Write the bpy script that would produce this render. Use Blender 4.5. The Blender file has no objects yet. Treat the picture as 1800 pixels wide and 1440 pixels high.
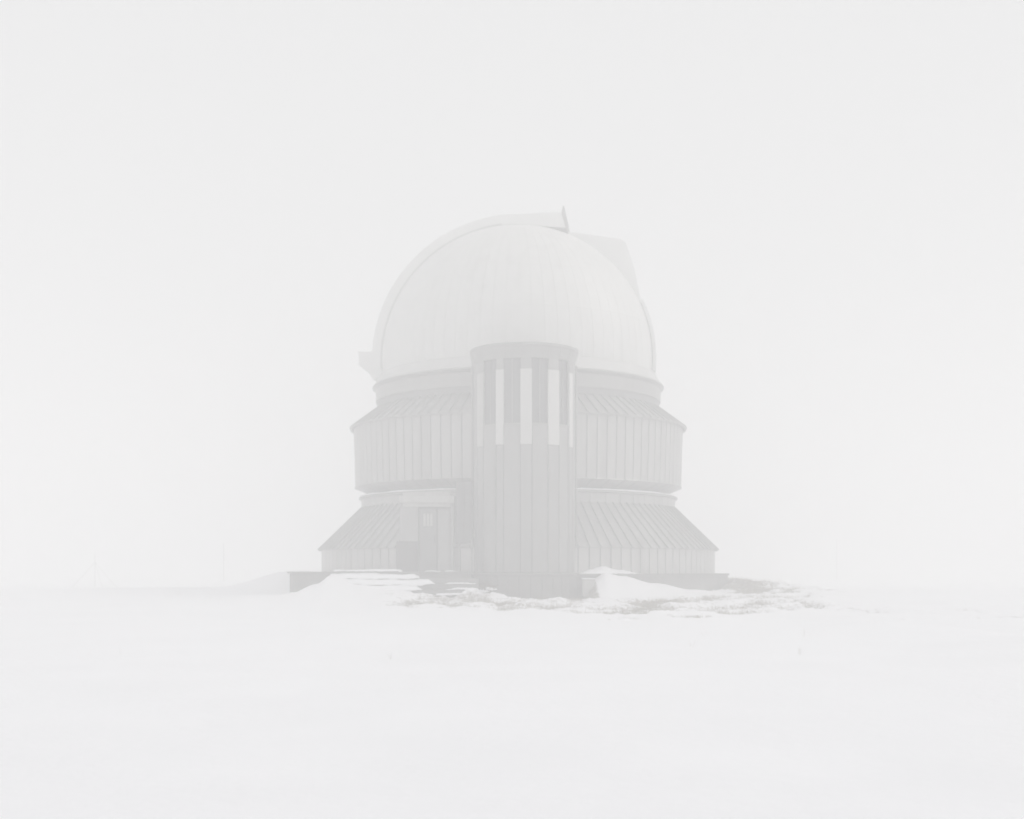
import bpy, bmesh, math, random
from mathutils import Vector, noise

random.seed(11)
R = math.radians
scene = bpy.context.scene
col = scene.collection

# ------------------------------------------------------------------ camera
EYE = 0.80                     # eye height above the ground at the building
cam_data = bpy.data.cameras.new("camera")
cam = bpy.data.objects.new("camera", cam_data)
col.objects.link(cam)
cam.location = (0.0, 0.0, EYE)
cam.rotation_euler = (R(90), 0, 0)
cam_data.sensor_fit = 'HORIZONTAL'
cam_data.sensor_width = 36.0
cam_data.lens = 36.0 * 2250 / 1800
cam_data.shift_y = 285 / 1800   # rising front of a view camera: verticals stay parallel
cam_data.clip_start = 0.1
cam_data.clip_end = 6000
scene.camera = cam

# ------------------------------------------------------------------ sky (overcast), sun
SUN_EL, SUN_AZ = R(36), R(88)    # azimuth measured from the camera's back towards the right
world = bpy.data.worlds.new("World")
scene.world = world
world.use_nodes = True
nt = world.node_tree
nt.nodes.clear()
sky = nt.nodes.new('ShaderNodeTexSky')
sky.sky_type = 'NISHITA'
sky.sun_disc = False
sky.sun_elevation = SUN_EL
sky.sun_rotation = math.pi - SUN_AZ
sky.dust_density = 6.0
hsv = nt.nodes.new('ShaderNodeHueSaturation')
hsv.inputs['Saturation'].default_value = 0.12
mix = nt.nodes.new('ShaderNodeMix')
mix.data_type = 'RGBA'
mix.inputs['Factor'].default_value = 0.93
mix.inputs['B'].default_value = (8.00, 8.03, 8.07, 1)      # even cloud cover
bg = nt.nodes.new('ShaderNodeBackground')
bg.inputs['Strength'].default_value = 0.1
wo = nt.nodes.new('ShaderNodeOutputWorld')
nt.links.new(sky.outputs[0], hsv.inputs['Color'])
nt.links.new(hsv.outputs[0], mix.inputs['A'])
nt.links.new(mix.outputs['Result'], bg.inputs['Color'])
nt.links.new(bg.outputs[0], wo.inputs['Surface'])

sun_data = bpy.data.lights.new("sun", 'SUN')
sun_data.energy = 1.25
sun_data.angle = R(28)
sun_data.color = (1.0, 0.96, 0.90)
sun = bpy.data.objects.new("sun", sun_data)
col.objects.link(sun)
sdir = Vector((math.cos(SUN_EL) * math.sin(SUN_AZ), -math.cos(SUN_EL) * math.cos(SUN_AZ), math.sin(SUN_EL)))
sun.rotation_euler = sdir.to_track_quat('Z', 'Y').to_euler()

vs = scene.view_settings
scene.display_settings.display_device = 'sRGB'
vs.view_transform = 'Standard'
vs.look = 'None'
vs.exposure = 0.0
vs.gamma = 1.0
vs.use_curve_mapping = False

scene.render.engine = 'CYCLES'
cy = scene.cycles
cy.max_bounces = 14
cy.diffuse_bounces = 6
cy.glossy_bounces = 3
cy.volume_bounces = 12
cy.transparent_max_bounces = 8
cy.sample_clamp_indirect = 0
cy.use_denoising = True
scene.cycles.filter_width = 1.8
cy.use_adaptive_sampling = False

FOG_DENSITY = 0.0268

# ------------------------------------------------------------------ materials
def material(name, base, rough=0.6, var=0.06, nscale=2.0, stretch=(1, 1, 1), bump=0.0, bscale=30.0,
             metallic=0.0, obj_rand=0.0, stain=None, spec=0.3):
    m = bpy.data.materials.new(name)
    m.use_nodes = True
    t = m.node_tree
    n, l = t.nodes, t.links
    b = n['Principled BSDF']
    b.inputs['Roughness'].default_value = rough
    b.inputs['Metallic'].default_value = metallic
    b.inputs['Specular IOR Level'].default_value = spec
    geo = n.new('ShaderNodeNewGeometry')
    mp = n.new('ShaderNodeMapping')
    mp.inputs['Scale'].default_value = stretch
    l.new(geo.outputs['Position'], mp.inputs['Vector'])
    nz = n.new('ShaderNodeTexNoise')
    nz.inputs['Scale'].default_value = nscale
    nz.inputs['Detail'].default_value = 6
    nz.inputs['Roughness'].default_value = 0.6
    l.new(mp.outputs[0], nz.inputs['Vector'])
    mr = n.new('ShaderNodeMapRange')
    mr.inputs['From Min'].default_value = 0.25
    mr.inputs['From Max'].default_value = 0.75
    mr.inputs['To Min'].default_value = 1 - var
    mr.inputs['To Max'].default_value = 1 + var
    l.new(nz.outputs['Fac'], mr.inputs['Value'])
    fac = mr.outputs[0]
    if obj_rand:
        oi = n.new('ShaderNodeObjectInfo')
        m2 = n.new('ShaderNodeMapRange')
        m2.inputs['To Min'].default_value = 1 - obj_rand
        m2.inputs['To Max'].default_value = 1 + obj_rand
        l.new(oi.outputs['Random'], m2.inputs['Value'])
        mm = n.new('ShaderNodeMath'); mm.operation = 'MULTIPLY'
        l.new(fac, mm.inputs[0]); l.new(m2.outputs[0], mm.inputs[1])
        fac = mm.outputs[0]
    vm = n.new('ShaderNodeVectorMath'); vm.operation = 'SCALE'
    vm.inputs[0].default_value = base
    l.new(fac, vm.inputs['Scale'])
    out = vm.outputs[0]
    if stain:
        n2 = n.new('ShaderNodeTexNoise')
        n2.inputs['Scale'].default_value = 1.1
        n2.inputs['Detail'].default_value = 8
        mp2 = n.new('ShaderNodeMapping')
        mp2.inputs['Scale'].default_value = (2.2, 2.2, 0.35)
        l.new(geo.outputs['Position'], mp2.inputs['Vector'])
        l.new(mp2.outputs[0], n2.inputs['Vector'])
        cr = n.new('ShaderNodeMapRange')
        cr.inputs['From Min'].default_value = 0.52
        cr.inputs['From Max'].default_value = 0.72
        cr.inputs['To Max'].default_value = 0.55
        l.new(n2.outputs['Fac'], cr.inputs['Value'])
        mx = n.new('ShaderNodeMix'); mx.data_type = 'RGBA'
        l.new(cr.outputs[0], mx.inputs['Factor'])
        l.new(out, mx.inputs['A'])
        mx.inputs['B'].default_value = (*stain, 1)
        out = mx.outputs['Result']
    l.new(out, b.inputs['Base Color'])
    if bump:
        n3 = n.new('ShaderNodeTexNoise')
        n3.inputs['Scale'].default_value = bscale
        n3.inputs['Detail'].default_value = 8
        l.new(geo.outputs['Position'], n3.inputs['Vector'])
        bp = n.new('ShaderNodeBump')
        bp.inputs['Strength'].default_value = bump
        bp.inputs['Distance'].default_value = 0.05
        l.new(n3.outputs['Fac'], bp.inputs['Height'])
        l.new(bp.outputs[0], b.inputs['Normal'])
    return m

M = {}
M['drum'] = material('grey_sheet_metal', (0.345, 0.341, 0.328), 0.42, 0.07, 1.3, (1, 1, 0.25), obj_rand=0.05, stain=(0.22, 0.21, 0.20), metallic=0.6)
M['base'] = material('pale_sheet_metal', (0.39, 0.385, 0.37), 0.42, 0.07, 1.3, (1, 1, 0.3), obj_rand=0.06, stain=(0.24, 0.23, 0.22), metallic=0.6)
M['tower'] = material('tower_cladding', (0.24, 0.238, 0.23), 0.45, 0.08, 1.0, (1, 1, 0.2), obj_rand=0.05, stain=(0.17, 0.165, 0.16), metallic=0.35)
M['roof'] = material('roof_sheet', (0.31, 0.306, 0.295), 0.42, 0.08, 1.6, obj_rand=0.06, stain=(0.2, 0.19, 0.18), metallic=0.6)
M['joint'] = material('dark_joint', (0.07, 0.07, 0.07), 0.8)
M['roofjoint'] = material('roof_underlay', (0.15, 0.15, 0.15), 0.8)
M['band'] = material('ring_steel', (0.27, 0.266, 0.256), 0.42, 0.07, 1.2, (1, 1, 0.3), stain=(0.22, 0.21, 0.2), metallic=0.6)
M['neck'] = material('dark_steel_shade', (0.17, 0.168, 0.165), 0.6, 0.08)  # dark steel; on the neck its tone paints the shadow below the ring
M['dome'] = material('white_dome_paint', (0.615, 0.615, 0.598), 0.45, 0.03, 0.8, obj_rand=0.012, stain=(0.53, 0.525, 0.505))
M['apron'] = material('apron_paint', (0.50, 0.50, 0.485), 0.5, 0.04, 0.9)
M['domejoint'] = material('dome_seam', (0.50, 0.50, 0.48), 0.7)
M['shutter'] = material('white_shutter_paint', (0.73, 0.73, 0.715), 0.45, 0.03, 0.8)
M['white'] = material('white_panel', (0.50, 0.495, 0.48), 0.5, 0.05, 1.0, (1, 1, 0.2), obj_rand=0.05)
M['glass'] = material('dark_glazing', (0.07, 0.071, 0.073), 0.25, 0.1, spec=0.5)
M['dark'] = material('dark_paint', (0.07, 0.068, 0.066), 0.6, 0.1)
M['door'] = material('grey_door_paint', (0.17, 0.17, 0.168), 0.5, 0.06)
M['porch'] = material('porch_render', (0.26, 0.258, 0.252), 0.7, 0.06, 2.0, stain=(0.19, 0.185, 0.18))
M['concrete'] = material('concrete', (0.21, 0.205, 0.195), 0.9, 0.12, 2.5, stain=(0.15, 0.145, 0.14), bump=0.25, bscale=18)
M['snow'] = material('snow', (0.88, 0.882, 0.905), 0.7, 0.012, 1.2, bump=0.35, bscale=9, spec=0.2)
M['twig'] = material('dry_twig', (0.13, 0.10, 0.07), 0.9, 0.2, 6.0)
M['straw'] = material('dry_grass', (0.27, 0.235, 0.17), 0.9, 0.25, 5.0)
M['pole'] = material('weathered_pole', (0.10, 0.095, 0.09), 0.8, 0.1)

def ground_material():
    m = bpy.data.materials.new('snowy_ground')
    m.use_nodes = True
    t = m.node_tree
    n, l = t.nodes, t.links
    b = n['Principled BSDF']
    b.inputs['Roughness'].default_value = 0.75
    b.inputs['Specular IOR Level'].default_value = 0.2
    geo = n.new('ShaderNodeNewGeometry')
    at = n.new('ShaderNodeAttribute'); at.attribute_name = 'bare'
    nz = n.new('ShaderNodeTexNoise')
    nz.inputs['Scale'].default_value = 7.0
    nz.inputs['Detail'].default_value = 9
    nz.inputs['Roughness'].default_value = 0.65
    mp = n.new('ShaderNodeMapping'); mp.inputs['Scale'].default_value = (1.0, 0.7, 1.0)
    l.new(geo.outputs['Position'], mp.inputs['Vector']); l.new(mp.outputs[0], nz.inputs['Vector'])
    sub = n.new('ShaderNodeMath'); sub.operation = 'SUBTRACT'; sub.inputs[1].default_value = 0.5
    l.new(nz.outputs['Fac'], sub.inputs[0])
    mul = n.new('ShaderNodeMath'); mul.operation = 'MULTIPLY_ADD'
    mul.inputs[1].default_value = 1.25
    l.new(sub.outputs[0], mul.inputs[0]); l.new(at.outputs['Fac'], mul.inputs[2])
    mr = n.new('ShaderNodeMapRange')
    mr.inputs['From Min'].default_value = 0.36; mr.inputs['From Max'].default_value = 0.70
    l.new(mul.outputs[0], mr.inputs['Value'])
    # earth
    ne = n.new('ShaderNodeTexNoise'); ne.inputs['Scale'].default_value = 7; ne.inputs['Detail'].default_value = 8
    l.new(geo.outputs['Position'], ne.inputs['Vector'])
    ce = n.new('ShaderNodeValToRGB')
    ce.color_ramp.elements[0].position = 0.35; ce.color_ramp.elements[0].color = (0.21, 0.195, 0.17, 1)
    ce.color_ramp.elements[1].position = 0.68; ce.color_ramp.elements[1].color = (0.38, 0.36, 0.325, 1)
    l.new(ne.outputs['Fac'], ce.inputs[0])
    # snow
    ns = n.new('ShaderNodeTexNoise'); ns.inputs['Scale'].default_value = 0.5; ns.inputs['Detail'].default_value = 7
    l.new(geo.outputs['Position'], ns.inputs['Vector'])
    cs = n.new('ShaderNodeValToRGB')
    cs.color_ramp.elements[0].color = (0.875, 0.876, 0.895, 1); cs.color_ramp.elements[0].position = 0.3
    cs.color_ramp.elements[1].color = (0.905, 0.906, 0.925, 1); cs.color_ramp.elements[1].position = 0.7
    l.new(ns.outputs['Fac'], cs.inputs[0])
    mx = n.new('ShaderNodeMix'); mx.data_type = 'RGBA'
    l.new(mr.outputs[0], mx.inputs['Factor'])
    l.new(cs.outputs[0], mx.inputs['A']); l.new(ce.outputs[0], mx.inputs['B'])
    l.new(mx.outputs['Result'], b.inputs['Base Color'])
    n3 = n.new('ShaderNodeTexNoise'); n3.inputs['Scale'].default_value = 6; n3.inputs['Detail'].default_value = 10
    l.new(geo.outputs['Position'], n3.inputs['Vector'])
    bp = n.new('ShaderNodeBump'); bp.inputs['Strength'].default_value = 0.3; bp.inputs['Distance'].default_value = 0.05
    l.new(n3.outputs['Fac'], bp.inputs['Height']); l.new(bp.outputs[0], b.inputs['Normal'])
    return m
M['ground'] = ground_material()

# ------------------------------------------------------------------ helpers
def new_mesh(name, verts, faces, mat, smooth=False):
    me = bpy.data.meshes.new(name)
    me.from_pydata([tuple(v) for v in verts], [], faces)
    me.validate()
    bm = bmesh.new(); bm.from_mesh(me)
    bmesh.ops.recalc_face_normals(bm, faces=bm.faces)
    bm.to_mesh(me); bm.free()
    if smooth:
        for p in me.polygons:
            p.use_smooth = True
    me.materials.append(M[mat] if isinstance(mat, str) else mat)
    return me

def link(name, me, parent=None, loc=(0, 0, 0), rz=0.0):
    o = bpy.data.objects.new(name, me)
    col.objects.link(o)
    o.location = loc
    o.rotation_euler = (0, 0, rz)
    o.parent = parent
    return o

def part(name, verts, faces, mat, parent=None, smooth=False, **k):
    return link(name, new_mesh(name, verts, faces, mat, smooth), parent, **k)

def empty(name, loc):
    o = bpy.data.objects.new(name, None)
    col.objects.link(o)
    o.location = loc
    o.empty_display_size = 0.5
    return o

def tag(o, label=None, cat=None, group=None, kind=None):
    if label: o['label'] = label
    if cat: o['category'] = cat
    if group: o['group'] = group
    if kind: o['kind'] = kind
    return o

def box_vf(x0, x1, y0, y1, z0, z1, off=0):
    v = [(x0, y0, z0), (x1, y0, z0), (x1, y1, z0), (x0, y1, z0), (x0, y0, z1), (x1, y0, z1), (x1, y1, z1), (x0, y1, z1)]
    f = [(0, 3, 2, 1), (4, 5, 6, 7), (0, 1, 5, 4), (1, 2, 6, 5), (2, 3, 7, 6), (3, 0, 4, 7)]
    return v, [tuple(i + off for i in q) for q in f]

def bevel_box(name, x0, x1, y0, y1, z0, z1, mat, parent=None, bev=0.015, seg=1):
    v, f = box_vf(x0, x1, y0, y1, z0, z1)
    me = new_mesh(name, v, f, mat)
    bm = bmesh.new(); bm.from_mesh(me)
    bmesh.ops.bevel(bm, geom=bm.edges[:], offset=bev, segments=seg, affect='EDGES')
    bm.to_mesh(me); bm.free()
    return link(name, me, parent)

def boxes(name, lst, mat, parent=None):
    V, F = [], []
    for b in lst:
        v, f = box_vf(*b, off=len(V))
        V += v; F += f
    return part(name, V, F, mat, parent)

def lathe(profile, n=144, a0=0.0, a1=360.0, closed=True):
    """profile: list of (r, z); angle 0 faces the camera (-Y), positive to the right"""
    V, F = [], []
    full = abs(a1 - a0) >= 359.9
    cnt = n if full else n + 1
    k = len(profile)
    for i in range(cnt):
        a = R(a0 + (a1 - a0) * i / n)
        for (r, z) in profile:
            V.append((r * math.sin(a), -r * math.cos(a), z))
    for i in range(n):
        j = (i + 1) % cnt
        rng = range(k) if closed else range(k - 1)
        for p in rng:
            q = (p + 1) % k
            F.append((i * k + p, j * k + p, j * k + q, i * k + q))
    return V, F

def sector_mesh(name, a, prof_out, depth, mat, gap=0.0, seg=1, rib=None):
    """one cladding piece centred on angle 0, spanning +-a/2 degrees, following (r,z) profile; outer faces on the
    profile, `depth` thick inwards; optional rib=(width,height) along its right edge (standing seam)"""
    V, F = [], []
    n = len(prof_out)
    # inward normal per profile point
    def norm(i):
        p = prof_out[max(i - 1, 0)]; q = prof_out[min(i + 1, n - 1)]
        d = Vector((q[0] - p[0], q[1] - p[1])).normalized()
        return Vector((d.y, -d.x))       # outward (r,z)
    def add_piece(s0, s1, lift, thick):
        off = len(V)
        # s0,s1: arc offsets in metres from the left/right edge -> angles per radius
        for i, (r, z) in enumerate(prof_out):
            nn = norm(i)
            for side in range(seg + 1):
                t = side / seg
                for lay in (lift, lift - thick):
                    rr, zz = r + nn.x * lay, z + nn.y * lay
                    al = s0(r); ar = s1(r)
                    an = al + (ar - al) * t
                    V.append((rr * math.sin(an), -rr * math.cos(an), zz))
        w = (seg + 1) * 2
        for i in range(n - 1):
            for side in range(seg):
                o0 = off + i * w + side * 2
                F.append((o0, o0 + 2, o0 + w + 2, o0 + w))
            o0 = off + i * w
            F.append((o0, o0 + w, o0 + w + 1, o0 + 1))
            o0 = off + i * w + seg * 2
            F.append((o0, o0 + 1, o0 + w + 1, o0 + w))
        for side in range(seg):
            o0 = off + side * 2
            F.append((o0, o0 + 1, o0 + 3, o0 + 2))
            o0 = off + (n - 1) * w + side * 2
            F.append((o0, o0 + 2, o0 + 3, o0 + 1))
    h = R(a) / 2
    add_piece(lambda r: -h + gap / 2 / r, lambda r: h - gap / 2 / r, 0.0, depth)
    if rib:
        rw, rh = rib
        add_piece(lambda r: h - rw / r, lambda r: h - 0.002 / r, rh, rh + 0.01)
    return new_mesh(name, V, F, mat)

def ring_panels(name, count, prof, depth, mat, parent, gap=0.02, skip=(), rib=None, reach=112, phase=0.5):
    a = 360 / count
    me = sector_mesh(name, a, prof, depth, mat, gap, 1, rib)
    for i in range(count):
        ang = (i + phase) * a
        if ang > 180: ang -= 360
        if abs(ang) > reach: continue
        if any(s0 < ang < s1 for s0, s1 in skip): continue
        link(name, me, parent, rz=R(ang))

def tube(V, F, p0, p1, r0, r1, n=6):
    p0, p1 = Vector(p0), Vector(p1)
    d = (p1 - p0).normalized()
    u = d.orthogonal().normalized(); w = d.cross(u)
    off = len(V)
    for p, r in ((p0, r0), (p1, r1)):
        for i in range(n):
            a = 2 * math.pi * i / n
            V.append(tuple(p + u * (r * math.cos(a)) + w * (r * math.sin(a))))
    for i in range(n):
        j = (i + 1) % n
        F.append((off + i, off + j, off + n + j, off + n + i))
    F.append(tuple(off + i for i in range(n))[::-1])
    F.append(tuple(off + n + i for i in range(n)))

def sstep(a, b, x):
    t = min(1.0, max(0.0, (x - a) / (b - a)))
    return t * t * (3 - 2 * t)

def lerp_pts(pts, x):
    if x <= pts[0][0]: return pts[0][1]
    for (xa, ya), (xb, yb) in zip(pts, pts[1:]):
        if x <= xb:
            t = (x - xa) / (xb - xa)
            t = t * t * (3 - 2 * t)
            return ya + (yb - ya) * t
    return pts[-1][1]

# ------------------------------------------------------------------ ground: one sheet of snow
BX, BY = 0.23, 48.0          # axis of the observatory
BASE = [(-60, -1.0), (0, -0.85), (8, -0.80), (20, -0.60), (30, -0.38), (34, -0.24), (38, 0.0), (42, 0.06), (60, 0.05), (120, 0.08), (400, 0.1), (3000, 0.1)]
BLIN = BASE
def fbm(x, y, s, o=4, seed=0.0):
    return noise.fractal(Vector((x * s, y * s, seed)), 1.0, 2.0, o)

def zone_bare(x, y):
    """how far the snow has gone (0 full cover .. 1 bare earth), before noise"""
    w = 0.0
    # hollow scoured round the stair tower
    w = max(w, 0.95 * sstep(-2.6, -0.8, x) * (1 - sstep(2.3, 4.0, x)) * sstep(37.6, 38.7, y) * (1 - sstep(40.5, 41.5, y)))
    # patchy trampled strip in front, drawn out to the right
    yl = 32.4 + 0.2 * (x - 2) if x > 2 else 32.4 + 0.42 * (2 - x)
    w = max(w, 0.50 * sstep(-4.9, -2.0, x) * (1 - sstep(7.5, 11.0, x)) * sstep(yl - 0.8, yl + 1.2, y) * (1 - sstep(40, 42, y)))
    # two open spots at the rim
    for cx, cy, rx, ry, a in ((2.75, 30.6, 0.55, 0.16, 0.85), (4.45, 31.5, 0.75, 0.35, 0.8), (5.5, 33.2, 1.5, 0.8, 0.6), (-1.3, 35.4, 1.2, 0.4, 0.5)):
        w = max(w, a * math.exp(-((x - cx) / rx) ** 2 - ((y - cy) / ry) ** 2))
    # earth bank right of the plinth
    w = max(w, 0.85 * sstep(6.6, 7.6, x) * (1 - sstep(7.6, 12.5, x)) * sstep(38.5, 43, y) * (1 - sstep(50, 55, y)))
    # thin streaks of blown-off snow towards the right edge
    w = max(w, 0.21 * sstep(6.5, 9, x) * (1 - sstep(18, 24, x)) * sstep(22, 27, y) * (1 - sstep(40, 46, y))
            * sstep(-0.05, 0.35, fbm(x * 0.3 + 0.1 * y, y + 0.12 * x, 0.55, 4, 9.9)))
    # the right drift and its skirt stay white
    dx = max(-7.6, min(7.6, x - BX))
    yc = BY - math.sqrt(7.75 ** 2 - dx * dx)
    w *= 1 - 0.95 * sstep(2.45, 2.75, x) * (1 - sstep(5.6, 7.0, x)) * sstep(yc - 3.1, yc - 2.0, y)
    return w

def drift(x, y):
    """wind-blown banks against the plinth"""
    h = 0.0
    # left: drift running up the terrace wall
    A = lerp_pts([(-9.5, 0.0), (-7.2, 0.08), (-6.7, 0.16), (-6.0, 0.42), (-5.45, 0.74), (-5.25, 0.66), (-4.7, 0.46), (-3.6, 0.30), (-2.6, 0.15), (-1.6, 0.02), (-1.0, 0.0)], x)
    h += A * sstep(35.6, 39.3, y) * (1 - sstep(39.9, 41.5, y))
    # right: drift with a sharp scoured left face
    Ar = lerp_pts([(2.2, 0.0), (2.62, 0.60), (2.95, 0.76), (3.5, 0.66), (4.6, 0.40), (6.0, 0.16), (7.5, 0.03)], x)
    dx = max(-7.6, min(7.6, x - BX))
    yc = BY - math.sqrt(7.75 ** 2 - dx * dx)
    h += Ar * sstep(yc - 2.6, yc - 0.25, y) * (1 - sstep(yc + 0.5, yc + 2, y))
    # heap at the right end of the steps
    h += (0.30 + 0.1 * fbm(x, y, 2.0, 4, 8.1)) * math.exp(-((x + 0.95) / 0.62) ** 2 - ((y - 37.75) / 0.55) ** 2)
    # far left bank behind the terrace, earth bank on the right
    h += 0.70 * math.exp(-((x + 7.9) / 1.6) ** 2) * sstep(41.5, 45.5, y) * (1 - sstep(50, 56, y)) * (1 - sstep(-7.2, -6.3, x) * 0.6)
    h += 0.14 * math.exp(-((x + 12.5) / 5) ** 2) * sstep(41, 46, y) * (1 - sstep(50, 58, y))
    h += (0.38 + 0.16 * fbm(x, y, 1.3, 5, 2.2)) * sstep(6.8, 8.0, x) * (1 - sstep(7.8, 11.5, x)) * sstep(40.5, 46, y) * (1 - sstep(50, 56, y))
    # low wind ridge in the right foreground
    d = (y - 28.5) + 3.4 * (x - 7.0)/1.7
    h += 0.09 * math.exp(-(max(d, 0) / 0.7) ** 2 - (min(d, 0) / 4.0) ** 2) * sstep(5.5, 8.0, x) * (1 - sstep(14, 20, x))
    return h

def ground_z(x, y, want_bare=False):
    z = lerp_pts(BASE, y)
    near = math.exp(-((y - 25) / 40) ** 2) * math.exp(-(x / 40) ** 2)
    z += 0.05 * fbm(x, y * 0.8, 0.11, 3, 3.1) * (0.3 + near)
    z += 0.018 * fbm(x * 0.6, y, 0.55, 4, 7.7) * near * (0.4 + sstep(6, 9, x))
    rg = sstep(6, 9, x) * (1 - sstep(22, 32, x)) * sstep(19, 24, y) * (1 - sstep(44, 60, y))
    if rg > 0.001:       # wind crust and old ruts on the right
        z += rg * 0.2 * (0.5 - abs(fbm(x * 0.35 + 0.25 * y, y + 0.22 * x, 0.42, 4, 6.6)))
    z += drift(x, y)
    wb = zone_bare(x, y) if (-6 < x < 25 and 21 < y < 56) else 0.0
    nb = fbm(x * 0.8, y, 1.15, 5, 1.3)
    bare = wb + (0.42 * nb if wb > 0.02 else -0.2) * min(1.0, wb * 3)
    if wb > 0.01:
        snow = 1 - sstep(0.34, 0.62, bare)
        z += (0.085 * snow - 0.05) * sstep(0.0, 0.3, wb)
        z += 0.075 * fbm(x, y, 2.3, 5, 5.5) * sstep(0.0, 0.4, wb)
    if want_bare:
        return z, min(1.0, max(0.0, bare))
    return z

def axis(segs):
    out = []
    for a, b, s in segs:
        n = max(1, int(round((b - a) / s)))
        out += [a + (b - a) * i / n for i in range(n)]
    return out
def grow(start, end, s0, f):
    out, x, s = [], start, s0
    while x < end:
        out.append(x); x += s; s *= f
    out.append(end)
    return out

gx = [-v for v in grow(9.0, 800, 0.3, 1.22)][::-1] + axis([(-9.0 + 0.07, 12.0, 0.075)]) + grow(12.0, 800, 0.3, 1.22)
gy = [-v for v in grow(0.0, 60, 3, 1.3)][::-1][:-1] + axis([(0, 26, 0.28), (26, 30, 0.15), (30, 41.2, 0.075), (41.2, 56, 0.2)]) + grow(56, 1500, 0.5, 1.2)
V, bares = [], []
for y in gy:
    for x in gx:
        z, b = ground_z(x, y, True)
        V.append((x, y, z)); bares.append(b)
nx = len(gx)
F = [(j * nx + i, j * nx + i + 1, (j + 1) * nx + i + 1, (j + 1) * nx + i) for j in range(len(gy) - 1) for i in range(nx - 1)]
me = bpy.data.meshes.new('ground')
me.from_pydata(V, [], F)
for p in me.polygons: p.use_smooth = True
at = me.attributes.new('bare', 'FLOAT', 'POINT')
at.data.foreach_set('value', bares)
me.materials.append(M['ground'])
g = link('ground', me)
tag(g, 'snow covered ground with bare earth showing round the observatory', 'ground', kind='structure')

# ------------------------------------------------------------------ the observatory
obs = empty('observatory', (BX, BY, 0.0))
tag(obs, 'grey clad domed observatory with stair tower standing in fog on snow', 'observatory')
E = EYE
def P(pts):                      # heights given above eye level -> local z
    return [(r, h + E) for r, h in pts]

# plinth
v, f = lathe([(0.2, -0.6), (7.75, -0.6), (7.75, 0.66), (7.81, 0.66), (7.81, 0.735), (0.2, 0.735)], 120)
part('plinth', v, f, 'concrete', obs)

TOW = (-9.3, 11.5)               # angles hidden behind the stair tower (base radius)
# base storey wall and its skirt roof
v, f = lathe(P([(7.0, -0.09), (7.24, -0.09), (7.24, 0.84), (7.0, 0.84)]), 120)
base_wall = part('base_wall', v, f, 'joint', obs)
ring_panels('wall_panel', 120, P([(7.29, -0.062), (7.29, 0.80)]), 0.06, 'base', base_wall, gap=0.038, skip=[TOW])
v, f = lathe(P([(7.38, 0.765), (7.33, 0.80), (5.80, 2.30), (5.6, 2.30), (5.6, 2.1), (7.1, 0.765)]), 120)
base_roof = part('base_roof', v, f, 'roofjoint', obs)
ring_panels('roof_panel', 120, P([(7.41, 0.775), (5.83, 2.32)]), 0.02, 'roof', base_roof, gap=0.006, skip=[TOW], rib=(0.045, 0.055))
# collar under the ledge, ledge, recess
v, f = lathe(P([(5.6, 2.15), (5.80, 2.15), (5.80, 2.64), (5.6, 2.64)]), 120)
collar = part('collar', v, f, 'joint', obs)
ring_panels('collar_panel', 60, P([(5.84, 2.26), (5.84, 2.635)]), 0.035, 'roof', collar, gap=0.02, skip=[TOW])
v, f = lathe(P([(5.3, 2.64), (5.86, 2.64), (5.93, 2.66), (5.93, 2.72), (5.88, 2.735), (5.3, 2.735)]), 120)
part('ledge', v, f, 'band', obs)
v, f = lathe(P([(5.3, 2.73), (5.50, 2.73), (5.50, 2.90), (5.3, 2.90)]), 120)
part('recess_wall', v, f, 'neck', obs)
# drum
v, f = lathe(P([(5.4, 2.88), (5.50, 2.86), (6.00, 3.10), (6.06, 5.26), (5.4, 5.26)]), 120)
drum = part('drum_wall', v, f, 'joint', obs)
TOWD = (-11.0, 13.5)
ring_panels('soffit_panel', 60, P([(5.50, 2.845), (6.09, 3.085)]), 0.03, 'drum', drum, gap=0.045, skip=[TOWD])
ring_panels('wall_panel', 100, P([(6.06, 3.10), (6.12, 5.24)]), 0.055, 'drum', drum, gap=0.042, skip=[TOWD])
# drum roof
v, f = lathe(P([(6.12, 5.235), (6.2, 5.27), (5.24, 5.97), (5.0, 5.97), (5.0, 5.235)]), 120)
droof = part('drum_roof', v, f, 'roofjoint', obs)
ring_panels('roof_panel', 100, P([(6.25, 5.255), (5.265, 5.995)]), 0.02, 'roof', droof, gap=0.006, skip=[TOWD], rib=(0.04, 0.05))
v, f = lathe(P([(6.215, 5.205), (6.243, 5.215), (6.246, 5.238), (6.24, 5.243), (6.18, 5.22)]), 120)
part('eave_gutter', v, f, 'roof', obs)
# neck and the rail ring that carries the dome
v, f = lathe(P([(4.9, 5.9), (5.255, 5.9), (5.255, 6.30), (4.9, 6.30)]), 120)
part('neck', v, f, 'neck', obs)  # shadow under the rail ring is put into this darker colour
v, f = lathe(P([(5.0, 6.25), (5.30, 6.25), (5.31, 6.70), (5.38, 6.74), (5.43, 6.78), (5.43, 6.81), (5.40, 6.83), (5.0, 6.83)]), 144)
part('rail_ring', v, f, 'band', obs, smooth=True).data.set_sharp_from_angle(angle=R(35))
v, f = lathe(P([(5.0, 6.82), (5.37, 6.84), (5.385, 6.86), (5.22, 7.08), (5.15, 7.26), (5.12, 7.27), (5.0, 7.2)]), 144)
part('dome_apron', v, f, 'apron', obs, smooth=True).data.set_sharp_from_angle(angle=R(35))

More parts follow.
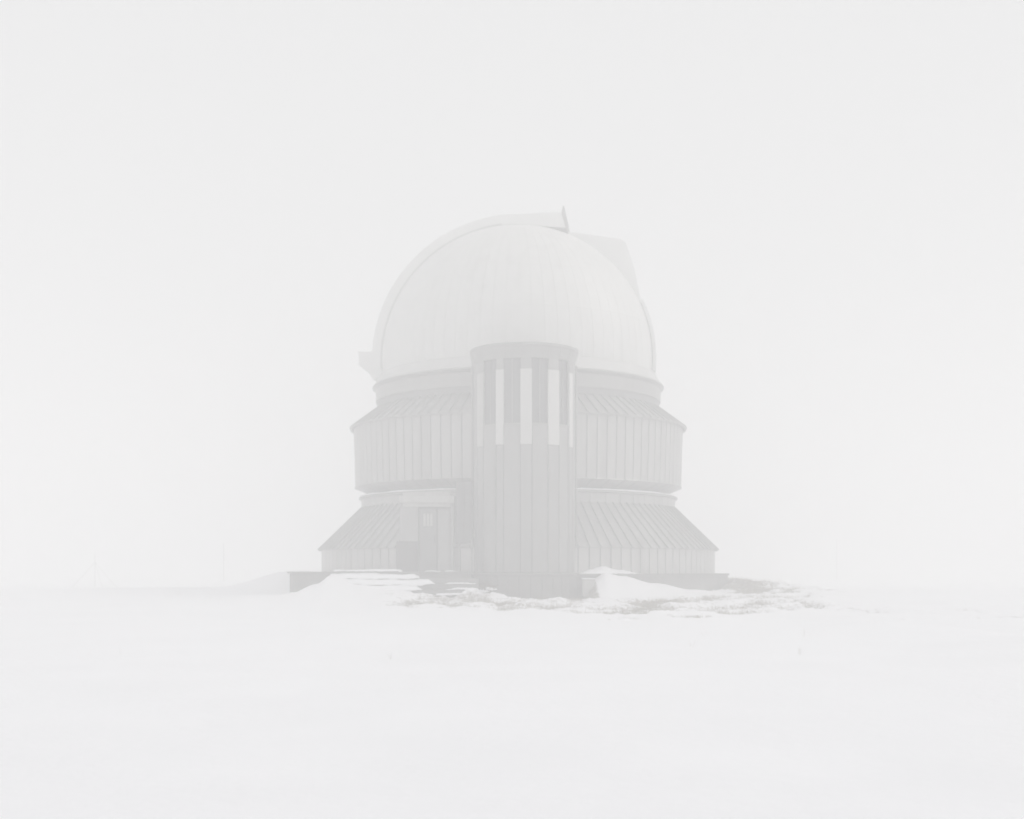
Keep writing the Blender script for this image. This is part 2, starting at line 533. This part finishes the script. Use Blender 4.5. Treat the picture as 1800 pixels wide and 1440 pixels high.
# dome
DC, DR = 7.75, 5.09              # centre height above eye level, radius
SW = 1.20                        # half width of the slit
PHI = R(-4.0)                    # slit direction: right, turned slightly towards the camera
prof = [(DR - 0.03) * 1.0]
arc = []
for i in range(25):
    t = R(-5.6 + (89.0 + 5.6) * i / 24)
    arc.append(((DR - 0.028) * math.cos(t), DC + E + (DR - 0.028) * math.sin(t)))
v, f = lathe(arc, 144, closed=False)
dome = part('dome', v, f, 'domejoint', obs, smooth=True)
rows = [(-5.6, 14), (14, 33), (33, 52), (52, 70)]
NG = 72
for (t0, t1) in rows:
    pr = [(DR * math.cos(R(t0 + 0.02 + (t1 - t0 - 0.04) * i / 5)), DC + E + DR * math.sin(R(t0 + 0.02 + (t1 - t0 - 0.04) * i / 5))) for i in range(6)]
    me = sector_mesh('dome_panel', 360 / NG, pr, 0.022, 'dome', gap=0.006, seg=2)
    for p in me.polygons: p.use_smooth = True
    me.set_sharp_from_angle(angle=R(35))
    for i in range(NG):
        a = (i + 0.5) * 360 / NG
        tm = R((t0 + t1) / 2)
        x, y = DR * math.cos(tm) * math.sin(R(a)), -DR * math.cos(tm) * math.cos(R(a))
        u, w = x * math.cos(PHI) + y * math.sin(PHI), -x * math.sin(PHI) + y * math.cos(PHI)
        if u > 1.7 and abs(w) < SW - 0.25 and tm > R(30): continue      # the open slit
        link('dome_panel', me, dome, rz=R(a))
# crown: closing cap of the dome
pr = [(DR * math.cos(R(t)), DC + E + DR * math.sin(R(t))) for t in (70.06, 73, 76, 79, 82, 85, 88, 89.8)]
v, f = lathe(pr, 72, closed=False)
part('crown_panel', v, f, 'dome', dome, smooth=True)

# slit furniture in slit coordinates: u along the slit (right), w across, h height above dome centre
def slit_prism(name, poly, w0, w1, mat, parent, smooth=False):
    V, F = [], []
    n = len(poly)
    for w in (w0, w1):
        for (u, h) in poly:
            V.append((u * math.cos(PHI) - w * math.sin(PHI), u * math.sin(PHI) + w * math.cos(PHI), h + DC + E))
    F.append(tuple(range(n))); F.append(tuple(range(2 * n - 1, n - 1, -1)))
    for i in range(n):
        j = (i + 1) % n
        F.append((i, j, n + j, n + i))
    return part(name, V, F, mat, parent, smooth)

def slit_strip(name, outer, inner, w0, w1, mat, parent):
    """curved shell between two equally long polylines"""
    V, F = [], []
    n = len(outer)
    for w in (w0, w1):
        for (u, h) in outer + inner:
            V.append((u * math.cos(PHI) - w * math.sin(PHI), u * math.sin(PHI) + w * math.cos(PHI), h + DC + E))
    m = 2 * n
    for i in range(n - 1):
        F.append((i, i + 1, m + i + 1, m + i))                      # outside
        F.append((n + i, m + n + i, m + n + i + 1, n + i + 1))      # inside
        F.append((i, n + i, n + i + 1, i + 1))                      # near edge
        F.append((m + i, m + i + 1, m + n + i + 1, m + n + i))      # far edge
    F.append((0, m, m + n, n)); F.append((n - 1, 2 * n - 1, m + 2 * n - 1, m + n - 1))
    return part(name, V, F, mat, parent)

RO = 5.33
ang = [183 - i * (183 - 88) / 40 for i in range(41)]
outer = [(RO * math.cos(R(a)), RO * math.sin(R(a))) for a in ang] + [(0.9, 5.35), (1.70, 5.365)]
inner = [(4.955 * math.cos(R(a)), 4.955 * math.sin(R(a))) for a in ang] + [(0.95, 4.87), (1.86, 4.79)]
shutter = slit_strip('shutter', outer, inner, -SW, SW, 'shutter', obs)
# rail flanges where the shutter runs on the dome
for s in (-1, 1):
    a2 = [183 - i * (183 - 96) / 40 for i in range(41)]
    w0, w1 = (SW + 0.004, SW + 0.07) if s > 0 else (-SW - 0.07, -SW - 0.004)
    slit_strip('rail', [(5.0 * math.cos(R(a)), 5.0 * math.sin(R(a))) for a in a2],
               [(4.86 * math.cos(R(a)), 4.86 * math.sin(R(a))) for a in a2], w0, w1, 'domejoint', shutter)
slit_prism('end_frame', [(1.665, 5.31), (1.71, 5.58), (1.76, 5.58), (1.97, 4.64), (1.87, 4.60)], -SW - 0.02, SW + 0.02, 'band', shutter)
# segments of the shutter skin: seam strips
for a in (172, 158, 144, 130, 116, 102):
    slit_strip('seam_strip', [((RO + 0.012) * math.cos(R(a + d)), (RO + 0.012) * math.sin(R(a + d))) for d in (0.35, -0.35)],
               [(RO * 0.998 * math.cos(R(a + d)), RO * 0.998 * math.sin(R(a + d))) for d in (0.35, -0.35)], -SW + 0.01, SW - 0.01, 'shutter', shutter)
# wind screen hood at the open end
hood = slit_prism('hood', [(1.90, 4.64), (3.80, 4.34), (3.99, 4.20), (4.09, 3.93), (4.30, 3.26), (4.48, 2.40), (4.58, 2.0), (4.0, 2.0), (3.0, 3.6), (1.90, 4.3)],
                  -SW - 0.02, -SW + 0.08, 'shutter', obs)
slit_prism('cheek', [(1.90, 4.64), (3.80, 4.34), (3.99, 4.20), (4.09, 3.93), (4.30, 3.26), (4.48, 2.40), (4.58, 2.0), (4.0, 2.0), (3.0, 3.6), (1.90, 4.3)],
           SW - 0.08, SW + 0.02, 'shutter', hood)
slit_strip('front_screen', [(3.96, 4.18), (4.06, 3.91), (4.27, 3.25), (4.45, 2.40), (4.9, 1.3)], [(3.88, 4.15), (3.98, 3.88), (4.19, 3.2), (4.37, 2.3), (4.8, 1.2)],
           -SW + 0.09, SW - 0.09, 'shutter', hood)
a3 = [25 - i * 3 for i in range(11)]
slit_strip('drop_shutter', [(5.105 * math.cos(R(a)), 5.105 * math.sin(R(a))) for a in a3], [(4.98 * math.cos(R(a)), 4.98 * math.sin(R(a))) for a in a3],
           -SW + 0.02, SW - 0.02, 'shutter', hood)
# scoop at the foot of the shutter
scoop = slit_prism('shutter_scoop', [(-5.0, 0.36), (-5.78, 0.37), (-5.82, 0.34), (-5.82, -0.12), (-5.45, -0.38), (-5.32, -0.62), (-4.95, -0.62)], -SW + 0.05, SW - 0.05, 'shutter', obs)
slit_prism('scoop_rim', [(-5.78, 0.35), (-5.845, 0.375), (-5.845, 0.345), (-5.78, 0.33)], -SW + 0.03, SW - 0.03, 'band', scoop)

# ------------------------------------------------------------------ stair tower (part of the building)
TX, TY = 0.392 - BX, 41.0 - BY
RT = 1.615
tower = None
def tower_lathe(name, prof, mat, parent, a0=-100, a1=100, n=60, back=3.2, smooth=False):
    """half-round front with straight flanks running back into the drum"""
    V, F = [], []
    k = len(prof)
    cols = []
    cols.append([(-r, back, z) for r, z in prof])
    for i in range(n + 1):
        a = R(-90 + 180 * i / n)
        cols.append([(r * math.sin(a), -r * math.cos(a), z) for r, z in prof])
    cols.append([(r, back, z) for r, z in prof])
    for c in cols: V += c
    for i in range(len(cols) - 1):
        for p in range(k - 1):
            F.append((i * k + p, (i + 1) * k + p, (i + 1) * k + p + 1, i * k + p + 1))
    o = part(name, V, F, mat, parent, smooth)
    return o

tower = tower_lathe('stair_tower', P([(RT - 0.10, -0.08), (RT - 0.10, 6.95)]), 'joint', obs)
tower.location = (TX, TY, 0)
def tower_sector(name, a0, a1, h0, h1, r, depth, mat, gap=0.03, seg=5):
    me = sector_mesh(name, a1 - a0, P([(r, h0), (r, h1)]), depth, mat, gap, seg)
    for p in me.polygons: p.use_smooth = True
    me.set_sharp_from_angle(angle=R(35))
    return link(name, me, tower, rz=R((a0 + a1) / 2))

darks = [(-52.3, -33.4), (-23.7, -4.9), (8.0, 26.5), (41.5, 57.5)]
lights = [(-66.5, -52.3), (-33.4, -23.7), (-4.9, 8.0), (26.5, 41.5), (60.0, 70.0)]
plain = [(-90, -66.5), (57.5, 60.0), (70.0, 90)]
for a0, a1 in darks:
    w = tower_sector('window', a0, a1, 4.55, 6.60, RT - 0.065, 0.02, 'glass', 0.0)
    tower_sector('window_sill', a0 + 0.3, a1 - 0.3, 4.545, 4.585, RT + 0.015, 0.09, 'band', 0.0)
    tower_sector('window_frame', (a0 + a1) / 2 - 0.6, (a0 + a1) / 2 + 0.6, 4.59, 6.59, RT - 0.045, 0.018, 'neck', 0.0, 1)
    tower_sector('wall_panel', a0, a1, -0.02, 4.54, RT, 0.05, 'tower')
for i, (a0, a1) in enumerate(lights):
    top = 6.25 if i not in (0,) else 6.22
    tower_sector('white_strip', a0, a1, 3.93, top, RT + 0.018, 0.06, 'white' if i else 'base', 0.01)
    tower_sector('wall_panel', a0, a1, -0.02, 3.92, RT, 0.05, 'tower')
    tower_sector('wall_panel', a0, a1, top + 0.01, 6.60, RT, 0.05, 'tower')
for a0, a1 in plain:
    tower_sector('wall_panel', a0, a1, -0.02, 6.60, RT, 0.05, 'tower')
for s in (-1, 1):                 # flanks and down pipes
    x0, x1 = (RT - 0.03, RT + 0.004) if s > 0 else (-RT - 0.004, -RT + 0.03)
    v, f = box_vf(x0, x1, 0.015, 3.0, E - 0.02, E + 6.6)
    part('wall_panel', v, f, 'tower', tower)
    V, F = [], []
    tube(V, F, (s * (RT + 0.055), 0.10, E - 0.04), (s * (RT + 0.055), 0.10, E + 6.6), 0.035, 0.035, 8)
    part('downpipe', V, F, 'band', tower)
cap = tower_lathe('tower_cap', P([(RT - 0.05, 6.60), (RT + 0.012, 6.60), (RT + 0.05, 6.78), (RT + 0.10, 6.93), (RT + 0.125, 6.97), (RT + 0.125, 7.045), (RT + 0.09, 7.06), (0.02, 7.16)]), 'tower', tower)
for a in [-52.3, -33.4, -23.7, -4.9, 8.0, 26.5, 41.5, 57.5]:      # cap cladding seams
    me = sector_mesh('seam_strip', 0.8, P([(RT + 0.02, 6.60), (RT + 0.06, 6.79), (RT + 0.112, 6.94)]), 0.02, 'band', 0, 1)
    link('seam_strip', me, cap, rz=R(a))
tp = tower_lathe('tower_plinth', [(1.70, -0.5), (1.70, 0.70), (1.60, 0.72)], 'joint', obs)
tp.location = (TX, TY, 0)
for i in range(15):
    a = -90 + 6 + i * 12
    me = sector_mesh('plinth_panel', 12, [(1.735, -0.4), (1.735, 0.66)], 0.04, 'concrete', 0.02, 2) if i == 0 else me
    link('plinth_panel', me, tp, rz=R(a))
v = tower_lathe('ledge', [(1.62, 0.672), (1.775, 0.672), (1.775, 0.735), (1.62, 0.765)], 'concrete', tp)

# ------------------------------------------------------------------ entrance porch on the terrace
def world_box(x0, x1, y0, y1, h0, h1):           # world x,y, height above eye -> local to obs
    return (x0 - BX, x1 - BX, y0 - BY, y1 - BY, h0 + E, h1 + E)
PX0, PX1, PY = -3.56, -1.86, 40.6
porch = bevel_box('entrance_porch', *world_box(PX0, PX1, PY + 0.22, 44.4, 0.0, 2.47), 'porch', obs, 0.02)
bevel_box('fascia', *world_box(PX0 - 0.03, PX1 + 0.02, PY - 0.10, PY + 0.30, 2.06, 2.53), 'base', porch, 0.13, 4)
bevel_box('side_pier', *world_box(PX0, -2.98, PY, PY + 0.26, 0.0, 2.058), 'porch', porch, 0.012)
bevel_box('side_pier', *world_box(-1.94, PX1, PY, PY + 0.26, 0.0, 2.058), 'porch', porch, 0.012)
bevel_box('kick_panel', *world_box(PX0 - 0.10, -2.98, PY - 0.06, PY - 0.004, 0.0, 0.96), 'dark', porch, 0.01)
d1 = bevel_box('door', *world_box(-2.95, -2.405, PY + 0.12, PY + 0.19, 0.01, 2.0), 'door', porch, 0.012)
d2 = bevel_box('door', *world_box(-2.365, -1.965, PY + 0.12, PY + 0.19, 0.01, 2.0), 'porch', porch, 0.012)
bevel_box('door_frame', *world_box(-2.403, -2.367, PY + 0.10, PY + 0.20, 0.01, 2.02), 'dark', porch, 0.006)
bevel_box('transom', *world_box(-2.97, -1.95, PY + 0.08, PY + 0.21, 2.005, 2.055), 'dark', porch, 0.006)
for k in range(3):
    bevel_box('door_pane', *world_box(-2.82 + k * 0.11, -2.74 + k * 0.11, PY + 0.105, PY + 0.118, 1.45, 1.85), 'base', porch, 0.004)
bevel_box('door_handle', *world_box(-2.47, -2.44, PY + 0.06, PY + 0.118, 0.9, 1.15), 'dark', porch, 0.008)
# dark block filling the gap between porch and tower
lk = bevel_box('link_block', *world_box(-1.80, -1.27, 40.93, 43.6, 0.90, 2.90), 'glass', obs, 0.01)
bevel_box('link_upright', *world_box(-1.55, -1.52, 40.90, 40.926, 0.92, 2.88), 'dark', lk, 0.004)

# ------------------------------------------------------------------ terrace and steps
ter = empty('terrace', (-4.2, 39.5, 0.0))
tag(ter, 'grey concrete terrace wall left of the tower half buried by a drift', 'terrace')
def wbox(name, x0, x1, y0, y1, z0, z1, mat, par, bev=0.015):
    o = par.location
    return bevel_box(name, x0 - o.x, x1 - o.x, y0 - o.y, y1 - o.y, z0 - o.z, z1 - o.z, mat, par, bev)
wbox('retaining_wall', -6.86, -1.30, 39.5, 40.55, -0.5, 0.742, 'concrete', ter)
wbox('coping', -6.93, -1.32, 39.44, 40.585, 0.745, 0.798, 'concrete', ter, 0.01)
wbox('paving', -6.80, -3.90, 40.59, 45.2, 0.3, 0.795, 'concrete', ter, 0.01)
wbox('paving', -3.895, -1.9, 40.588, 41.4, 0.3, 0.796, 'concrete', ter, 0.01)
wbox('paving', -1.895, -1.42, 40.588, 41.0, 0.3, 0.794, 'concrete', ter, 0.01)

steps = empty('entrance_steps', (-3.2, 39.0, 0.0))
tag(steps, 'low concrete entrance steps under snow leading up to the porch', 'steps')
STEP = [(39.43, 39.05, 0.60), (39.05, 38.67, 0.425), (38.67, 38.29, 0.25), (38.29, 37.9, 0.09)]
for (yb, yf, zt) in STEP:
    wbox('step', -5.55, -1.02, yf, yb - 0.003, -0.5, zt, 'concrete', steps, 0.018)

# ------------------------------------------------------------------ snow lying on steps, ledges
SV, SF = [], []
def snow_patch(x0, x1, y0, y1, z, thick, seed, rag=0.12, soft=0.10, res=0.03, over=0.0):
    nx_, ny_ = max(4, int((x1 - x0) / res)), max(4, int((y1 - y0) / res))
    off = len(SV)
    T = []
    for j in range(ny_ + 1):
        for i in range(nx_ + 1):
            x = x0 + (x1 - x0) * i / nx_; y = y0 + (y1 - y0) * j / ny_
            ex = min(x - x0, x1 - x) + rag * 2.5 * fbm(x, y, 1.7, 4, seed)
            ey = (y - y0) + rag * 0.16 * (fbm(x, y, 1.6, 3, seed + 9) + 0.5)
            ex = max(0.0, min(1.0, ex / (soft * 2))); ey = max(0.0, ey / soft)
            t = thick * math.sqrt(ex) * (min(1.0, math.sqrt(ey)) * 0.8 + 0.25 * (y - y0) / (y1 - y0)) * (1 + 0.3 * fbm(x, y, 1.1, 3, seed + 4))
            hang = over * ex * max(0.0, 1 - (y - y0) / 0.05)          # lip drooping over the front edge
            T.append(t + hang)
            SV.append((x, y, z + max(t, -0.004) - hang))
    w = nx_ + 1
    for j in range(ny_):
        for i in range(nx_):
            q = (j * w + i, j * w + i + 1, (j + 1) * w + i + 1, (j + 1) * w + i)
            if max(T[k] for k in q) > 0.003:
                SF.append(tuple(off + k for k in q))
snow_patch(-5.60, -2.85, 39.00, 39.43, 0.600, 0.13, 1.0, over=0.05)
snow_patch(-5.60, -2.35, 38.62, 39.05, 0.425, 0.14, 2.0, over=0.05)
snow_patch(-5.60, -2.65, 38.24, 38.67, 0.250, 0.14, 3.0, over=0.05)
snow_patch(-5.60, -2.95, 37.82, 38.29, 0.090, 0.14, 4.0, over=0.05)
snow_patch(-5.5, -3.4, 39.41, 39.9, 0.797, 0.07, 5.0)
snow_patch(-2.05, -1.10, 38.64, 39.05, 0.425, 0.04, 6.0, rag=0.2, soft=0.2)
snow_patch(-2.00, -1.02, 38.26, 38.67, 0.250, 0.07, 7.0, rag=0.22, soft=0.2)
snow_patch(-2.25, -1.02, 37.86, 38.29, 0.090, 0.07, 8.0, rag=0.22, soft=0.2)
snow_patch(-2.75, -2.25, 40.0, 40.4, 0.797, 0.04, 9.0)
snow_patch(-2.1, -1.75, 40.0, 40.4, 0.797, 0.04, 9.5)
# pile on the plinth edge right of the tower
off = len(SV)
for i in range(61):
    x = 2.12 + 2.2 * i / 60
    yc = BY - math.sqrt(7.79 ** 2 - (x - BX) ** 2)
    hh = lerp_pts([(2.12, 0.0), (2.5, 0.12), (2.9, 0.24), (3.4, 0.13), (4.32, 0.0)], x) * (1 + 0.25 * fbm(x, 0, 2.2, 3, 3.3))
    for j in range(9):
        t = j / 8
        SV.append((x, yc + 0.01 + 0.52 * t, 0.733 + hh * t ** 0.55))
for i in range(60):
    for j in range(8):
        SF.append((off + i * 9 + j, off + (i + 1) * 9 + j, off + (i + 1) * 9 + j + 1, off + i * 9 + j + 1))
me = bpy.data.meshes.new('snow_cover')
me.from_pydata(SV, [], SF)
for p in me.polygons: p.use_smooth = True
me.materials.append(M['snow'])
tag(link('snow_cover', me), 'fresh snow lying along the treads of the entrance steps and plinth edge', 'snow', kind='stuff')
# snow on the ring ledge under the drum
LV, LF = [], []
n = 240
for i in range(n + 1):
    a = R(-112 + 224 * i / n)
    t = 0.05 + 0.025 * fbm(i * 0.09, 0, 1, 3, 4.4)
    for r, z in ((5.52, 2.737 + E), (5.52, 2.737 + E + t * 1.1), (5.75, 2.737 + E + t), (5.87, 2.737 + E + t * 0.75), (5.905, 2.737 + E + t * 0.3), (5.90, 2.737 + E)):
        LV.append((r * math.sin(a), -r * math.cos(a), z))
for i in range(n):
    for p in range(5):
        LF.append((i * 6 + p, (i + 1) * 6 + p, (i + 1) * 6 + p + 1, i * 6 + p + 1))
o = part('ledge_snow', LV, LF, 'snow', None, smooth=True, loc=(BX, BY, 0))
tag(o, 'thin line of snow lying on the ring ledge below the drum', 'snow', kind='stuff')

# pale block beside the tower plinth
blk = bevel_box('service_box', 2.20, 2.56, 39.72, 40.10, 0.02, 0.56, 'white', None, 0.02)
blk2 = bevel_box('lid', 2.18, 2.58, 39.70, 40.12, 0.562, 0.60, 'snow', blk, 0.012)
tag(blk, 'small pale box standing between the tower plinth and the drift', 'box')

# ------------------------------------------------------------------ bush, grass, poles
def bush(x, y, hgt, spread, n, label):
    z = ground_z(x, y)
    o = empty('bush', (x, y, z - 0.02))
    tag(o, label, 'bush')
    V, F = [], []
    tips = []
    for i in range(n):
        a = random.uniform(0, 6.283); t = random.random() ** 0.6
        e = Vector((math.cos(a) * spread * t, math.sin(a) * spread * t * 0.7, hgt * random.uniform(0.55, 1.0) * (1 - 0.35 * t)))
        m = e * 0.5 + Vector((random.uniform(-.04, .04), random.uniform(-.04, .04), 0.06))
        s = Vector((e.x * 0.15, e.y * 0.15, 0))
        tube(V, F, s, m, 0.007, 0.005, 3); tube(V, F, m, e, 0.005, 0.002, 3)
        for _ in range(3):
            q = m.lerp(e, random.random()); d = Vector((random.uniform(-1, 1), random.uniform(-1, 1), random.uniform(0, 1))) * 0.11
            tube(V, F, q, q + d, 0.004, 0.0015, 3)
        tips.append(e)
    part('branches', V, F, 'twig', o)
    # snow caught in the twigs: uneven clumps
    bm = bmesh.new()
    for i in range(12):
        e = random.choice(tips) * random.uniform(0.3, 0.75)
        r = random.uniform(0.03, 0.075)
        res = bmesh.ops.create_icosphere(bm, subdivisions=3, radius=r)
        for vv in res['verts']:
            k = 1 + 0.9 * noise.noise(vv.co * 22 + Vector((i * 3.0, 0, 0)))
            vv.co = Vector((vv.co.x * 1.5 * k, vv.co.y * 1.2 * k, vv.co.z * 0.6 * k)) + e
    mm = bpy.data.meshes.new('snow_clumps'); bm.to_mesh(mm); bm.free()
    for p in mm.polygons: p.use_smooth = True
    mm.materials.append(M['snow'])
    link('snow_clumps', mm, o)
bush(-0.70, 37.42, 0.36, 0.30, 70, 'snow caked brown bush at the foot of the entrance steps')

GV, GF = [], []
def blade(x, y, z, h, lean, a, w=0.006):
    dx, dy = math.cos(a) * lean, math.sin(a) * lean
    px, py = -math.sin(a) * w, math.cos(a) * w
    o_ = len(GV)
    GV.extend([(x - px, y - py, z - 0.02), (x + px, y + py, z - 0.02), (x + dx * .5 + px * .7, y + dy * .5 + py * .7, z + h * .65),
               (x + dx * .5 - px * .7, y + dy * .5 - py * .7, z + h * .65), (x + dx, y + dy, z + h)])
    GF.extend([(o_, o_ + 1, o_ + 2, o_ + 3), (o_ + 3, o_ + 2, o_ + 4)])
cnt = 0
for _ in range(60000):
    x, y = random.uniform(-3, 12), random.uniform(30.3, 50)
    z, b = ground_z(x, y, True)
    if b < 0.5 + random.uniform(-.08, .2): continue
    if (x - BX) ** 2 + (y - BY) ** 2 < 7.85 ** 2: continue
    if (x - 0.392) ** 2 + (y - 41) ** 2 < 1.85 ** 2 or (-5.6 < x < -0.95 and y > 37.85): continue
    blade(x, y, z, random.uniform(0.03, 0.13), random.uniform(0.0, 0.1), random.uniform(0, 6.283), 0.005)
    cnt += 1
    if cnt > 6000: break
# lone stalks poking through the snow field
spots = []
for (px, py) in ((1420, 1118), (1416, 1120), (1240, 1117), (1212, 1137), (1404, 1150), (685, 1158),
                 (210, 1150), (300, 1052), (312, 1047), (316, 1045), (340, 1050), (376, 1056), (383, 1055), (370, 1054), (100, 1028), (106, 1030), (130, 1036), (150, 1034)):
    lo, hi = 9.0, 90.0
    for _ in range(40):
        md = (lo + hi) / 2
        zz = ground_z((px - 900) / 2250 * md, md)
        if (EYE - zz) * 2250 / md > (py - 1005): lo = md
        else: hi = md
    spots.append(((px - 900) / 2250 * lo, lo))
for (x, y) in spots:
    z = ground_z(x, y)
    for k in range(random.randint(1, 3)):
        blade(x + random.uniform(-.06, .06), y + random.uniform(-.1, .1), z, random.uniform(0.05, 0.16), random.uniform(0.02, 0.14), random.uniform(0, 6.283), 0.0018 + y * 0.000025)
tag(part('dry_grass', GV, GF, 'straw'), 'sparse dry grass poking through thin snow and bare earth', 'grass', kind='stuff')

def pole(name, x, y, top, r, label, group=None):
    z = ground_z(x, y)
    V, F = [], []
    tube(V, F, (0, 0, -0.2), (0, 0, top - z), r, r * 0.8, 8)
    tube(V, F, (0, 0, top - z), (0, 0, top - z + 0.05), r * 1.5, r * 1.2, 8)
    o = part(name, V, F, 'pole', None, loc=(x, y, z))
    tag(o, label, 'pole', group)
    return o
pole('slender_pole', -21.4, 95.0, 2.85, 0.032, 'slender pole standing alone left of the terrace in the fog')
pole('slender_pole', 27.9, 110.0, 3.5, 0.03, 'very faint pole far off in the fog right of the observatory')

# guyed mast far left
mx_, my_ = -20.2, 62.0
mz = ground_z(mx_, my_)
mast = empty('guyed_mast', (mx_, my_, mz))
tag(mast, 'thin mast with slanting guy wires at the far left in fog', 'mast')
V, F = [], []
tube(V, F, (0, 0, -0.15), (0, 0, 1.62), 0.009, 0.007, 6)
part('pole', V, F, 'pole', mast)
for gxx, gyy in ((-1.07, -0.1), (1.08, -0.1), (0.0, 1.1)):
    V, F = [], []
    gz = ground_z(mx_ + gxx, my_ + gyy) - mz
    tube(V, F, (0, 0, 1.2), (gxx, gyy, gz - 0.03), 0.005, 0.005, 5)
    part('guy_wire', V, F, 'pole', mast)
    V, F = [], []
    tube(V, F, (gxx, gyy, gz - 0.1), (gxx, gyy, gz + 0.06), 0.012, 0.012, 5)
    part('peg', V, F, 'pole', mast)

# ------------------------------------------------------------------ fog
v, f = box_vf(-860, 860, -70, 1560, -2.2, 15.2)
hm = bpy.data.materials.new('fog')
hm.use_nodes = True
t = hm.node_tree
t.nodes.clear()
pv = t.nodes.new('ShaderNodeVolumePrincipled')
pv.inputs['Color'].default_value = (0.988, 0.988, 0.988, 1)
pv.inputs['Density'].default_value = FOG_DENSITY
pv.inputs['Anisotropy'].default_value = 0.0
ho = t.nodes.new('ShaderNodeOutputMaterial')
t.links.new(pv.outputs[0], ho.inputs['Volume'])
hme = bpy.data.meshes.new('haze')
hme.from_pydata(v, [], f)
hme.materials.append(hm)
tag(link('haze', hme), 'dense white fog filling the air round the observatory', 'fog', kind='stuff')
